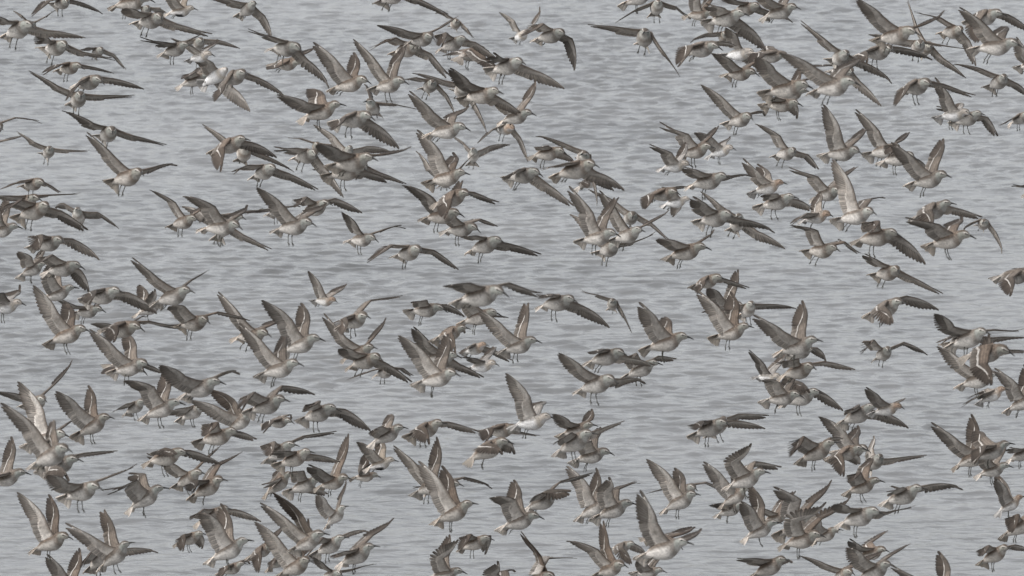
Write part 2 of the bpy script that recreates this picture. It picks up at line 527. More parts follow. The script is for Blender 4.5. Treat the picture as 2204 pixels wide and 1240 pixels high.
# ------------------------------------------------------------------ the flock
# px, py (where the body centre stands in the photograph), distance, size, yaw, pitch, roll,
# right wing: arm dihedral, arm sweep, hand dihedral, hand sweep; left wing: the same; marks
FLOCK = """
133.4 5.0 46.48 1.000 58 6 -2 -8 19 -29 3 -14 0 -22 -2 1
40.3 62.3 33.34 1.000 53 15 -14 -13 32 -5 30 -12 22 -6 22 1
65.5 54.8 52.48 1.000 76 6 -6 34 44 46 -73 34 22 38 -39 2
120.5 100.5 35.63 1.000 58 5 -15 -9 48 2 44 -15 23 -6 23 1
209.9 111.6 55.85 1.000 65 13 -10 -9 29 -29 -4 -19 14 -38 -22 2
150.0 144.8 44.92 1.000 46 7 -5 -7 19 -15 3 -11 14 -13 8 7
191.7 174.6 37.21 1.000 44 8 -1 -11 21 -32 9 -11 13 -22 19 0
168.1 212.9 37.95 1.000 75 17 -9 13 10 22 -10 3 5 5 -7 1
233.2 286.7 36.66 1.000 71 13 -14 -2 37 15 -10 -11 19 -6 1 1
-10.8 271.8 44.17 1.000 62 1 -5 23 12 15 16 22 7 0 -1 0
282.5 3.5 37.27 1.000 13 8 -5 47 -4 50 -11 39 4 44 -20 1
325.5 41.9 34.96 1.000 51 7 -14 -5 20 -4 28 -15 16 -15 20 1
314.0 24.3 53.76 1.000 82 20 -4 -4 44 -6 -79 -11 43 -19 -75 2
389.6 22.7 42.77 0.840 17 5 -2 38 -10 52 -10 36 -4 45 -15 96
533.1 19.0 45.85 1.000 59 22 -16 -7 14 -3 -16 -32 0 -43 -30 0
377.5 104.4 41.26 1.000 36 14 0 8 11 11 -24 10 8 11 -20 1
427.4 93.6 47.79 1.000 80 16 2 -5 4 -10 -20 -6 4 -18 -23 2
430.9 120.8 43.19 0.836 35 11 -5 32 -7 22 -24 22 -9 14 -19 73
420.2 170.5 44.04 1.011 8 15 -1 15 6 -7 -21 9 5 3 -19 3
464.9 164.6 43.62 0.994 33 30 -62 -41 27 -44 -3 -20 14 -14 4 8
505.1 164.3 37.36 1.000 53 13 0 -41 12 -38 25 -28 15 -36 12 0
846.3 -10.7 35.84 1.000 53 17 -16 -9 9 -4 9 -17 14 -19 4 1
980.7 51.0 55.57 1.000 88 13 -23 5 41 5 -64 -24 32 -28 -62 6
909.3 82.1 38.02 0.987 50 9 1 14 2 20 -24 16 4 17 -20 0
876.3 105.0 41.37 1.089 51 11 -18 0 18 -28 -14 -16 17 -41 -4 2
838.0 180.2 36.28 1.002 44 11 -2 56 -7 55 -23 58 -5 37 -30 1
753.4 178.9 35.85 0.998 26 12 -7 48 -14 49 -30 36 -11 38 -32 0
616.3 102.0 35.39 1.000 51 2 -21 -4 13 -8 1 -29 11 -25 10 1
617.2 135.8 43.42 1.000 26 -1 6 -7 -4 3 1 3 6 1 0 2
691.8 237.8 34.32 0.998 18 15 2 23 -26 34 -36 25 -20 27 -43 1
803.7 229.4 43.97 1.001 109 23 -19 43 -20 35 -56 20 -6 14 -26 2
761.2 254.3 33.69 1.000 30 9 -8 -14 3 -27 6 -25 7 -43 15 1
974.9 93.3 39.92 0.976 43 15 -11 8 24 -36 22 -8 18 -33 6 1
1014.5 114.9 40.51 0.985 -35 5 4 -23 -1 -18 -7 -14 2 -16 -14 5
925.6 183.9 40.94 0.929 76 12 -21 -12 29 -15 -78 -31 13 -32 -44 1
993.9 193.6 41.79 1.045 85 14 -28 -16 4 -9 -16 -38 1 -37 -12 2
1036.2 203.6 35.12 1.011 34 8 -16 6 -5 13 -3 -15 7 -17 -6 0
962.0 279.0 34.41 0.992 30 9 -6 39 -20 37 -20 30 -18 13 -12 0
1185.9 75.3 38.48 1.000 42 10 -15 6 16 -38 -14 -15 9 -56 -16 0
1121.7 76.1 53.08 1.000 66 14 -6 50 23 55 -55 45 13 48 -32 10
1092.2 141.2 34.68 0.995 43 13 -15 -12 27 -15 29 -20 22 -25 21 1
1111.5 249.6 39.46 1.000 36 12 2 30 8 29 -19 37 12 28 -21 0
1388.0 80.3 35.39 1.003 94 19 -19 -19 31 -16 -5 -39 24 -34 -12 1
1375.4 -6.1 42.29 1.000 17 19 -4 36 15 44 -8 30 13 42 -12 1
1413.0 15.5 43.90 1.000 81 21 3 -18 5 -22 -32 -23 4 -30 -54 1
1505.6 30.0 48.95 1.000 28 1 -4 46 10 46 -5 40 7 42 -13 3
1563.6 38.1 34.96 0.993 30 10 -18 -5 17 -12 -3 -26 16 -29 3 1
1608.3 16.4 42.42 1.000 49 5 -12 -2 12 2 10 -14 13 -7 11 2
1558.9 78.2 50.39 1.000 82 14 -3 -6 13 -15 -49 -5 8 -9 -30 2
1510.3 103.7 35.82 1.004 32 10 1 -1 -1 -26 -6 -4 10 -15 -9 0
1591.6 114.9 43.81 1.000 35 7 -23 16 19 9 7 -14 11 -17 -9 8
1593.5 156.6 40.82 1.004 39 3 -2 28 4 24 -10 24 5 24 -15 1
1593.3 256.2 39.48 1.000 52 13 -10 36 -6 38 -24 18 -10 15 -41 1
1680.0 23.5 38.69 1.000 22 14 -1 26 -12 18 -5 22 -2 21 -13 0
1929.2 73.7 31.49 1.000 41 10 -9 28 -6 22 -5 13 16 18 -4 1
1889.9 109.7 35.44 1.000 43 8 -1 -9 -1 -18 35 -9 11 -21 18 1
1992.3 103.2 41.73 0.998 81 15 -31 32 5 42 -9 -18 2 -8 -11 2
1975.6 99.0 41.31 0.998 82 14 -8 1 10 4 -11 -5 6 -2 -7 3
1808.9 123.3 37.56 1.000 75 13 -26 6 27 10 -10 -3 13 -4 -1 2
2051.3 66.6 42.16 1.004 57 5 -22 8 0 -8 -21 -26 0 -45 -19 3
2145.3 97.6 32.11 1.000 24 4 -8 40 -22 29 -30 26 -12 15 -26 1
2120.6 35.3 37.07 1.000 37 12 0 -28 1 -39 18 -20 22 -36 9 2
1658.8 117.4 40.39 1.001 13 -8 3 -3 -23 -12 -21 -1 -22 -10 -40 0
1795.8 183.4 29.36 1.000 39 11 -3 38 -25 31 -24 26 -12 17 -23 1
1813.3 151.5 39.54 0.998 57 1 -18 -12 5 -16 29 -34 9 -34 15 2
1693.6 189.3 31.57 1.000 26 9 -10 29 -16 19 -5 11 6 8 -11 0
1704.4 201.2 44.99 1.000 18 11 -2 33 -5 29 -9 29 1 29 -14 2
1682.2 223.7 39.96 0.997 23 -1 -8 5 -1 -6 -7 -5 2 -24 -15 1
1973.6 184.2 34.99 1.000 50 13 -4 -18 27 -37 5 -15 20 -27 13 1
2053.8 245.3 42.20 0.986 22 6 -12 40 -6 33 -21 23 -5 16 -32 9
2083.9 253.9 42.64 1.014 42 15 -12 5 0 -6 -6 -7 10 -37 -20 3
2149.6 175.3 40.67 1.000 65 17 -12 11 5 12 -22 -12 -11 -14 -42 1
2195.9 253.3 50.65 1.000 50 18 5 -12 6 -8 13 -3 -5 -10 -22 1
2220.6 137.6 45.66 1.000 37 8 -1 27 8 41 5 28 6 33 -9 0
-18.1 315.8 50.21 1.000 75 9 3 10 2 11 -26 7 -1 12 -38 2
104.6 326.5 50.97 1.000 78 16 -13 7 23 26 -33 4 12 8 -15 3
275.5 379.5 33.05 1.000 42 13 -12 35 -5 30 -11 16 11 18 -11 1
493.0 310.9 35.64 1.000 31 15 -1 -21 9 -36 9 -20 18 -30 6 4
525.5 329.6 39.50 1.000 86 22 -17 12 4 21 -28 -8 3 -8 -11 2
71.9 394.5 42.05 0.930 52 7 -6 -7 10 -24 -19 -21 -1 -22 -34 1
73.9 452.6 33.42 1.000 37 15 -12 4 7 -24 4 -13 17 -31 4 1
57.3 432.6 42.49 1.095 50 13 -3 2 7 0 -6 0 10 -3 13 2
170.4 464.3 45.49 1.000 101 26 -11 18 -6 7 -61 9 6 -16 -34 1
1.5 493.9 39.88 0.988 6 5 -3 40 0 35 -8 34 3 34 -14 0
105.0 522.1 36.31 0.996 35 9 -7 6 19 -31 22 -3 16 -34 19 0
395.6 476.1 40.29 0.953 44 13 -11 47 1 32 -25 29 -4 18 -39 1
478.2 486.8 33.88 1.003 29 3 -10 40 -6 23 -35 22 -3 14 -21 1
478.0 492.1 40.72 1.052 77 29 -22 9 1 28 -46 -16 -2 -8 -18 3
496.0 468.6 45.04 1.000 39 1 -1 4 5 1 -15 3 5 -2 -11 2
682.8 316.2 54.57 1.000 92 15 -5 11 23 4 -38 -3 30 -7 -67 6
660.4 333.6 37.36 0.998 57 7 -25 -17 28 -29 17 -36 14 -37 6 1
747.0 330.0 47.12 1.000 76 24 -14 35 15 27 -24 23 10 7 -12 2
759.7 346.5 29.95 1.000 35 7 -8 8 2 8 0 2 25 9 3 0
746.7 368.4 34.75 1.002 23 9 -9 -10 21 -8 2 -17 23 -21 7 5
772.3 363.8 41.15 1.000 65 15 -10 -13 6 -13 -14 -21 8 -15 -7 2
568.9 368.2 37.79 1.002 59 15 -11 -9 20 -19 26 -16 14 -27 10 1
633.6 485.3 33.45 0.997 33 9 -10 41 -10 30 -16 25 6 16 -19 1
678.6 446.6 38.61 1.000 39 16 -5 15 16 -24 14 10 9 -30 12 0
598.8 453.8 50.12 1.000 45 11 1 1 -1 1 -23 -3 -9 -1 -30 3
779.4 513.9 41.60 1.000 45 5 -9 30 22 27 10 23 20 21 -6 1
880.7 541.8 36.46 1.000 55 11 -7 1 8 -29 -8 -8 10 -31 -4 1
961.9 381.2 36.10 1.011 24 11 -14 58 -7 47 -28 42 -6 23 -32 0
1018.7 335.0 51.92 1.000 86 31 -9 47 -15 43 -45 38 -8 27 -24 3
974.0 424.5 34.83 0.988 27 15 -1 -19 15 -24 4 -14 19 -31 9 4
950.9 462.2 35.25 0.993 33 7 -3 43 -6 35 -30 36 0 35 -23 1
993.1 491.4 37.99 1.000 30 4 -8 18 6 19 8 16 13 -11 -3 1
1044.9 526.0 35.68 0.997 41 16 -12 -4 20 -8 18 -12 20 -19 14 1
1088.4 275.6 47.19 1.000 63 4 -12 -25 15 -42 13 -42 6 -56 -9 17
1127.8 375.6 36.52 1.013 45 10 -19 -18 33 -24 26 -30 20 -34 16 1
1179.9 328.7 40.22 0.976 21 7 -10 3 14 -8 -2 -13 10 -11 -2 5
1258.3 339.2 40.67 1.025 93 14 -35 -13 2 -14 -6 -43 0 -45 -12 2
1240.1 363.0 31.26 1.000 27 13 -10 -7 4 -7 -21 -21 5 -22 11 4
1287.3 508.0 35.39 1.001 34 11 -7 63 0 51 -27 54 -2 41 -15 1
1351.8 504.5 37.20 0.997 46 14 -12 44 4 35 0 26 9 27 -5 1
1357.2 467.3 42.20 1.000 80 12 -18 21 4 10 -14 -13 2 -25 -25 2
1311.2 534.5 37.64 1.003 66 14 -14 29 6 46 -44 17 11 27 -23 1
1477.6 539.8 34.38 0.999 25 13 -3 15 -4 11 -11 11 11 7 -8 1
1497.7 323.2 38.80 1.004 36 11 -4 39 3 14 -28 28 4 23 -22 1
1552.3 324.3 42.49 0.840 29 16 -7 41 -12 27 -22 29 -16 13 -21 73
1454.2 356.1 38.37 0.836 24 6 -4 39 -4 18 -33 29 1 25 -24 72
1525.3 388.0 34.82 1.001 32 10 -7 8 2 3 5 -3 19 5 -3 1
1426.4 415.7 40.36 1.000 30 7 4 -6 -9 -18 5 -5 -1 -10 -9 4
1456.2 434.2 44.47 0.840 9 8 -20 19 -4 0 -30 -16 -7 -16 -36 72
1540.6 467.9 33.77 1.000 44 10 -16 3 19 -3 18 -10 23 -4 14 1
1587.2 479.1 38.82 1.000 85 23 -24 12 3 27 -38 -18 0 -5 -11 3
1693.0 329.0 43.44 1.005 57 9 -22 27 19 15 -19 2 12 -18 -30 1
1812.6 327.5 36.12 1.000 28 4 -11 47 3 50 -18 35 11 29 -17 1
1904.1 322.9 39.15 1.019 35 11 -12 40 4 43 -27 24 12 27 -23 3
1933.1 339.7 38.71 0.981 29 9 -15 16 20 -23 2 -10 18 -16 -9 1
2000.1 384.3 33.96 0.998 35 12 0 48 -14 34 -14 47 2 33 -25 1
1781.5 415.2 41.74 1.060 45 12 -3 41 3 18 -27 36 9 23 -17 3
1842.8 463.2 33.54 0.995 32 11 -16 60 1 51 -17 43 1 16 -12 1
1758.0 465.5 41.30 0.941 28 10 9 18 -15 -3 -16 27 -17 10 -29 25
1652.9 401.9 43.01 1.000 15 14 -3 33 -13 38 -25 31 -14 23 -37 24
1672.0 433.5 37.27 0.997 26 12 -10 0 22 -5 -4 -9 21 -18 -2 1
1769.9 537.4 37.70 1.003 46 4 -15 38 11 6 -15 21 11 -16 -16 1
1887.8 508.6 32.60 1.006 27 8 -16 14 22 -23 8 -7 22 -35 16 1
2008.4 451.8 34.39 1.007 29 18 -3 -17 14 -38 8 -22 19 -27 12 0
2042.7 514.3 32.16 0.994 24 12 -4 30 -12 13 -38 21 -9 8 -19 1
2116.7 481.4 50.71 1.000 88 11 -14 -34 35 -38 -70 -42 21 -48 -30 2
2236.4 408.2 43.05 1.000 49 11 1 8 1 -1 16 7 3 4 -5 0
70.4 578.6 47.51 1.000 17 22 -3 28 21 20 -7 23 12 22 -14 1
135.7 576.4 36.75 1.004 28 9 -14 17 -8 -26 -3 -12 0 -32 -17 0
124.1 630.9 41.25 1.000 2 15 -5 47 -8 36 10 38 -1 37 -7 0
145.6 719.2 34.68 1.006 18 18 -11 57 -13 64 -20 43 -6 45 -32 1
189.7 668.2 44.50 1.000 32 6 -2 8 -14 18 -15 6 -8 1 -18 3
221.6 634.6 34.24 0.994 34 11 -8 -5 17 -23 18 -9 21 -33 16 0
373.1 635.8 32.95 0.996 34 16 -6 37 -14 31 -8 25 3 17 -9 0
321.7 663.2 48.42 1.000 -12 16 0 19 1 34 0 22 3 26 -11 3
418.7 693.1 35.15 0.993 41 9 -9 28 9 -3 18 17 12 -10 16 1
13.3 658.6 40.77 1.000 13 11 -6 29 4 3 -12 16 1 6 -12 9
264.7 704.4 33.38 1.004 34 2 -3 -3 18 -21 26 1 22 -22 25 4
280.6 788.1 35.72 1.005 26 13 -1 51 -22 53 -28 50 -13 43 -45 1
271.7 790.2 36.18 1.005 26 -9 -4 -4 12 -9 -12 -3 22 -18 -2 2
433.2 833.8 32.30 0.996 30 19 -5 22 -14 22 -6 14 9 11 -10 0
542.9 720.2 35.58 1.003 38 6 -11 36 -7 41 -21 21 1 16 -21 1
699.7 646.0 45.37 0.840 37 1 -12 45 2 43 -19 27 -4 25 -17 88
763.1 688.1 36.55 0.993 40 18 9 6 19 -29 22 24 13 -14 21 1
647.8 739.5 33.90 1.000 27 18 -7 64 -6 51 -29 56 0 46 -33 1
602.0 791.9 33.15 1.005 25 14 -6 55 -20 51 -26 47 -15 34 -28 1
773.9 757.1 37.53 0.998 41 15 -3 35 -7 44 -11 33 3 28 -16 1
787.0 775.7 36.98 1.003 37 15 -15 -1 5 -2 13 -18 9 -30 6 1
828.6 799.1 47.31 1.000 57 13 -1 -9 4 -15 -26 -9 3 -26 -38 3
918.0 665.0 39.23 1.005 28 4 -9 13 22 -7 2 3 18 -17 3 1
1035.7 633.9 27.34 1.000 28 11 -7 9 3 1 -8 8 20 -23 11 0
1031.3 681.2 38.37 1.007 19 14 -16 26 -4 11 19 -5 4 5 2 1
968.8 716.2 37.52 0.894 11 17 1 -6 6 -31 2 -9 6 -17 -10 4
1023.2 749.2 48.40 1.000 43 14 -9 -12 28 -25 12 -20 15 -30 1 18
1038.2 786.1 45.77 1.000 22 9 0 19 -3 13 -16 17 1 16 -17 10
942.0 811.5 32.32 0.995 25 13 -6 56 -14 42 -24 44 -3 43 -20 1
946.0 771.3 37.95 1.074 31 8 -20 11 -4 14 -1 -16 8 -13 9 2
1117.6 741.8 36.81 1.027 33 16 2 48 -13 50 -21 50 -1 45 -24 1
1200.7 649.6 34.81 0.995 38 9 -15 -6 22 -20 16 -19 24 -26 14 1
1318.9 654.4 52.82 1.000 92 20 -22 -8 21 -10 -29 -40 23 -43 -23 2
1434.5 735.3 32.93 1.000 10 13 -9 45 -16 29 -18 29 -7 23 -20 5
1305.6 766.8 35.25 1.004 27 14 -11 -3 15 -12 6 -17 16 -17 15 1
1380.7 792.9 38.88 1.000 26 21 -7 30 13 -20 6 16 19 -11 2 3
1285.4 825.2 32.14 0.994 35 16 -13 18 -5 19 -5 0 16 10 -6 1
1575.2 713.3 36.44 1.000 29 15 -3 58 -9 48 -25 57 -2 35 -35 1
1522.5 604.2 42.25 1.000 37 15 -3 -15 23 -31 15 -18 14 -27 8 4
1566.7 664.1 43.55 1.003 29 15 3 48 -1 26 2 50 9 42 -13 2
1609.7 665.9 43.11 0.997 73 26 1 -2 3 -4 -12 -4 0 -8 -4 3
1654.1 810.1 39.23 0.770 36 0 -4 43 1 37 -21 36 3 37 -19 73
1911.9 585.3 36.71 1.000 56 9 -18 1 26 -5 26 -15 16 -20 15 1
1906.7 660.6 34.45 1.000 31 19 2 -8 18 -38 27 -1 17 -37 24 1
1718.3 743.2 32.88 1.000 29 14 2 40 -20 39 -27 43 -7 33 -25 1
1723.4 756.8 45.12 1.000 37 12 -2 -8 6 -14 -18 -8 8 -25 -19 2
1719.9 796.2 34.96 1.000 40 13 -8 13 36 -11 -2 8 23 -14 16 0
1902.0 759.8 44.29 1.000 67 18 -5 30 33 -42 23 23 18 -19 -5 1
2086.6 726.4 32.45 0.997 41 18 -9 10 -5 19 12 3 15 -4 4 1
2072.9 730.9 33.91 1.034 53 13 -13 -17 26 -19 26 -4 27 7 16 2
2124.3 757.1 30.56 1.000 22 7 4 -33 2 -23 17 -27 25 -17 8 4
2105.3 815.5 33.48 0.970 34 15 0 41 -17 49 -18 39 -5 42 -18 1
2186.0 591.7 35.85 1.000 16 1 3 -6 -8 -20 3 -6 -1 -11 -10 0
77.7 864.1 39.50 1.000 50 14 5 19 7 15 4 29 16 31 4 2
99.4 944.3 34.53 1.076 26 13 -20 61 3 52 -23 37 12 28 -18 3
110.1 978.9 29.04 1.000 38 22 -5 65 -8 55 -26 65 -19 37 -43 0
128.7 998.4 32.58 0.985 26 15 1 -13 14 -11 37 -3 26 -12 26 1
200.2 913.8 34.10 0.956 18 28 -4 55 -12 40 -10 48 -3 38 -19 1
291.2 874.5 48.75 1.000 40 27 1 -3 11 -11 0 -2 8 -5 -11 3
347.3 879.3 35.11 0.994 18 20 -7 55 0 28 -31 40 3 36 -23 1
415.1 885.2 42.41 1.000 36 26 -5 -6 9 -8 -16 -10 14 -11 -14 3
516.4 905.4 39.62 1.038 36 30 12 56 -20 62 -33 70 -18 80 -48 2
468.8 938.6 34.56 1.000 21 12 -11 18 20 -25 -6 -3 21 -14 -1 1
13.5 1027.1 35.77 1.000 12 14 8 14 -6 9 -15 23 2 22 -14 0
177.4 1055.7 31.29 1.000 36 17 -4 8 3 17 10 11 26 9 4 1
313.3 1069.8 34.47 0.993 15 29 2 48 4 -5 -49 47 -4 9 -45 1
357.9 981.8 33.67 0.988 22 13 -8 5 21 -24 36 -5 26 -28 25 5
405.7 1028.5 38.29 0.998 44 23 -1 28 12 27 -16 34 22 24 -12 7
447.4 1046.7 35.10 1.002 26 26 6 16 3 -7 12 25 14 2 12 1
575.4 869.9 32.72 0.998 32 16 0 26 -1 -16 1 26 -1 -21 16 1
599.9 907.1 39.19 0.786 18 3 1 4 -7 -13 -13 1 0 -4 -16 64
685.9 888.1 35.10 1.000 32 17 -13 5 38 -26 2 -6 28 -34 11 1
833.6 934.2 38.50 0.997 10 24 0 17 -1 11 -15 15 2 14 -17 0
916.9 922.9 36.24 1.012 30 18 -3 -8 21 -31 25 -8 21 -32 21 5
603.0 970.7 40.47 1.116 42 25 -1 6 36 -29 22 12 29 -9 26 2
634.1 985.6 36.74 0.988 29 19 -9 -3 19 -4 -1 -12 17 -15 7 5
717.7 1035.6 38.93 0.997 33 15 8 35 4 22 7 46 14 40 -11 1
819.3 997.4 40.49 0.840 16 14 -2 44 -11 44 -23 42 -1 38 -31 96
786.7 1024.8 47.33 0.837 -4 0 -1 27 -3 28 3 25 2 26 -10 67
655.4 1043.7 39.37 0.972 13 18 -17 17 13 -9 -7 -17 -4 -10 0 1
598.7 1039.9 40.05 0.967 5 35 1 4 17 4 -32 6 10 5 -24 4
927.3 1046.1 36.89 1.004 32 19 -2 55 -9 56 -22 53 5 51 -18 3
955.8 1048.2 37.49 1.000 37 10 -2 2 9 -4 -6 6 13 -16 14 2
1079.1 923.7 37.96 1.000 31 2 -6 -8 -1 -19 13 -23 8 -10 5 4
1050.0 965.7 33.00 1.013 8 23 -5 -1 6 -18 20 -7 24 -23 -8 5
1146.1 905.9 35.58 1.000 24 10 -15 58 0 52 -29 42 -7 18 -24 9
1236.7 950.1 32.57 0.998 29 26 -4 2 25 -12 -5 -2 28 2 12 1
1241.7 924.3 39.93 1.000 22 14 -4 14 -4 24 -8 8 14 22 -22 2
1273.8 979.3 38.46 1.000 10 12 -2 37 2 6 -9 32 1 15 -6 1
1529.5 919.8 34.86 1.004 34 20 -5 1 12 -19 19 -5 16 -20 20 1
1545.0 916.1 40.53 1.000 54 28 3 -4 22 -26 29 6 15 -24 18 3
1464.8 1077.2 37.18 1.000 22 24 -8 62 -1 59 -23 56 0 38 -33 1
1476.7 1054.0 42.79 1.000 55 16 -2 -1 8 -8 -16 3 11 -21 -12 2
1606.4 1029.7 34.38 0.995 17 20 -9 36 -2 17 39 31 3 -22 20 1
1582.3 1067.5 41.90 1.000 26 29 -5 55 -2 49 -12 46 2 47 -16 3
1684.7 854.1 37.37 0.986 19 8 -5 41 -4 6 -12 27 1 19 -16 1
1724.7 853.8 39.66 1.093 23 15 -12 27 4 -31 34 5 11 -37 18 3
1909.9 879.7 36.93 0.818 23 12 -9 23 -9 23 -12 9 4 10 -10 89
1846.6 891.3 38.36 1.071 29 22 -14 -7 31 -24 4 -18 31 -23 11 3
1759.1 970.1 33.95 1.003 29 24 -3 33 -7 -33 -9 12 0 -4 -14 5
1833.8 968.2 40.09 1.036 29 4 -10 50 -16 40 -39 35 -24 22 -29 2
1820.6 973.1 37.92 0.951 18 13 -3 -13 -11 -40 6 -27 -4 -27 -16 4
1883.8 993.7 40.51 1.005 72 23 -33 78 -47 95 -51 37 -13 33 1 2
1857.3 1044.8 39.28 0.988 18 18 2 39 8 -7 -10 35 7 16 -11 1
1944.7 1064.6 32.71 1.000 31 18 -5 1 27 -8 10 0 28 -5 23 1
2133.8 969.7 36.04 0.973 6 18 5 21 -20 -8 -28 23 -26 10 -23 1
2095.3 984.2 39.50 1.133 26 21 -2 47 -20 48 -26 41 -6 44 -21 3
2138.0 1010.1 39.08 0.908 21 15 -1 25 5 22 7 23 5 22 -8 1
2135.3 849.1 39.93 0.846 11 24 1 10 -10 3 -13 9 -1 7 -16 217
2200.3 865.6 40.95 1.000 26 23 -4 46 12 48 -22 41 8 43 -20 1
2201.1 976.1 45.21 1.000 31 19 0 7 12 5 8 8 8 7 -8 1
110.8 1165.1 34.23 1.000 26 20 -6 70 1 65 -24 65 4 53 -30 1
150.9 1262.4 37.48 0.967 17 10 -3 42 -4 37 -14 36 1 36 -16 0
248.0 1193.2 34.90 1.006 28 34 6 56 -12 52 -20 63 3 58 -25 1
216.9 1201.1 37.92 1.035 43 32 -5 -9 24 -32 15 -7 27 -9 13 7
458.7 1108.2 36.58 1.000 33 20 -6 2 9 -21 12 -8 15 -23 6 4
492.1 1182.9 33.24 1.000 9 23 -9 63 -1 39 -16 48 2 44 -17 1
408.5 1157.6 46.87 1.000 21 18 -6 1 2 -37 3 -15 4 -26 -33 7
499.3 1222.7 50.39 0.994 22 18 0 3 11 -15 -10 1 8 -5 -15 6
722.5 1109.7 47.76 1.004 33 38 4 36 22 26 20 45 21 29 3 2
662.7 1163.0 34.07 1.004 39 24 13 69 -12 71 -28 86 -8 97 -29 0
710.3 1173.0 41.70 1.096 31 25 -1 9 16 -19 -16 5 22 0 -2 3
768.4 1192.9 33.64 0.994 26 23 4 6 2 10 2 16 14 7 12 1
636.8 1218.1 34.49 1.002 37 22 -6 58 -6 54 -18 49 0 51 -18 0
563.0 1184.2 45.04 1.000 28 23 10 -7 20 -34 0 4 21 6 -6 6
598.6 1207.4 50.81 0.991 28 31 -1 -3 26 -31 -6 -7 14 -16 -13 6
715.1 1237.4 41.26 0.924 55 9 -10 18 31 24 17 14 20 17 -3 0
977.6 1101.2 33.42 1.001 21 22 -6 71 -7 65 -21 70 -7 44 -28 1
1022.6 1167.7 43.28 1.000 26 19 -7 11 14 -30 -11 2 12 -38 -45 5
957.5 1235.6 40.43 1.000 2 7 -5 50 -12 39 31 40 -2 40 1 0
1088.5 1261.8 39.06 1.000 14 11 -4 39 -22 19 16 36 -18 -3 -5 0
1119.1 1119.7 35.34 1.000 12 16 -3 58 -2 26 -32 51 -8 33 -19 0
1167.8 1077.6 36.52 1.004 25 19 2 22 42 -34 61 27 30 -7 41 0
1320.6 1095.8 36.08 0.996 13 20 -5 44 10 19 13 39 3 9 23 1
1277.7 1094.3 39.66 1.000 19 26 -10 62 11 58 -18 50 9 43 -10 3
1636.5 1139.1 36.68 0.934 14 24 3 54 5 37 -7 55 15 55 -22 1
1430.1 1180.7 28.89 1.000 21 14 -18 40 -4 36 -4 12 18 21 -4 0
1425.9 1164.4 38.24 1.000 26 -11 -2 10 11 9 -14 10 18 7 -7 2
1339.2 1175.6 51.37 0.983 25 13 0 -13 18 -53 28 -19 11 -31 0 2
1314.2 1221.6 37.41 1.000 41 18 7 64 -8 48 -33 74 -20 60 -28 0
1396.2 1230.0 47.74 1.000 19 1 -1 26 -1 20 -3 22 3 21 -12 2
1163.9 1243.8 37.87 1.000 50 12 -10 125 -1 174 3 118 2 138 -10 0
1656.4 1218.9 35.09 0.978 21 24 -7 11 -10 7 -18 -3 -4 1 -9 4
1714.9 1127.6 37.11 1.098 24 27 -10 49 42 26 -16 37 32 27 17 2
1726.6 1159.7 33.81 1.000 29 14 -5 39 17 30 69 36 23 24 35 5
1850.2 1111.0 31.82 1.000 35 17 -10 1 5 2 15 -9 23 6 12 1
1882.4 1227.9 34.60 1.000 29 23 -5 22 3 27 3 18 16 14 4 0
1876.5 1189.3 44.58 1.000 25 16 2 21 -19 23 -2 22 -33 12 14 2
1815.2 1234.5 42.15 1.000 67 13 -1 19 8 25 -18 20 6 21 -18 2
2028.3 1276.4 32.45 1.000 42 11 8 39 -28 44 -27 41 -19 36 -49 0
2174.0 1084.9 40.42 0.841 2 27 -4 48 2 44 -15 41 4 42 -17 89
2193.7 1132.0 38.40 1.000 13 26 -3 22 12 -24 -17 8 8 -3 -17 5
2141.9 1192.1 39.44 1.000 36 26 -5 7 19 -21 10 -1 22 -9 -16 1
1572.6 1095.7 46.88 1.000 23 18 0 15 5 15 -18 15 5 15 -18 3
1670.6 1113.0 47.40 1.000 33 11 3 24 2 22 -14 30 -2 18 -7 2
261.7 711.9 46.99 1.000 36 14 0 15 5 15 -18 15 5 15 -18 2
958.2 389.9 46.74 1.000 84 12 -1 41 4 59 -38 41 4 47 -26 2
1269.2 391.3 51.23 1.000 23 18 -3 -2 4 -27 22 -8 -4 -33 6 2
1777.8 1151.0 48.91 1.000 16 23 -9 21 -2 17 9 13 -5 -15 -3 2
"""
rows = [l.split() for l in FLOCK.strip().splitlines()]
CR = Vector((1, 0, 0)); CF = Vector((0, math.cos(TILT), -math.sin(TILT))); CU = Vector((0, math.sin(TILT), math.cos(TILT)))
CAM = Vector((0, 0, CAM_H))

def child(name, me, parent, loc=(0, 0, 0), rot=(0, 0, 0)):
    o = bpy.data.objects.new(name, me)
    o.parent = parent
    o.location = loc
    o.rotation_euler = rot
    col.objects.link(o)
    return o

def screen(p):
    v = p - CAM
    z = v.dot(CF)
    return W_PX / 2 + FOCAL * v.dot(CR) / z, H_PX / 2 - FOCAL * v.dot(CU) / z

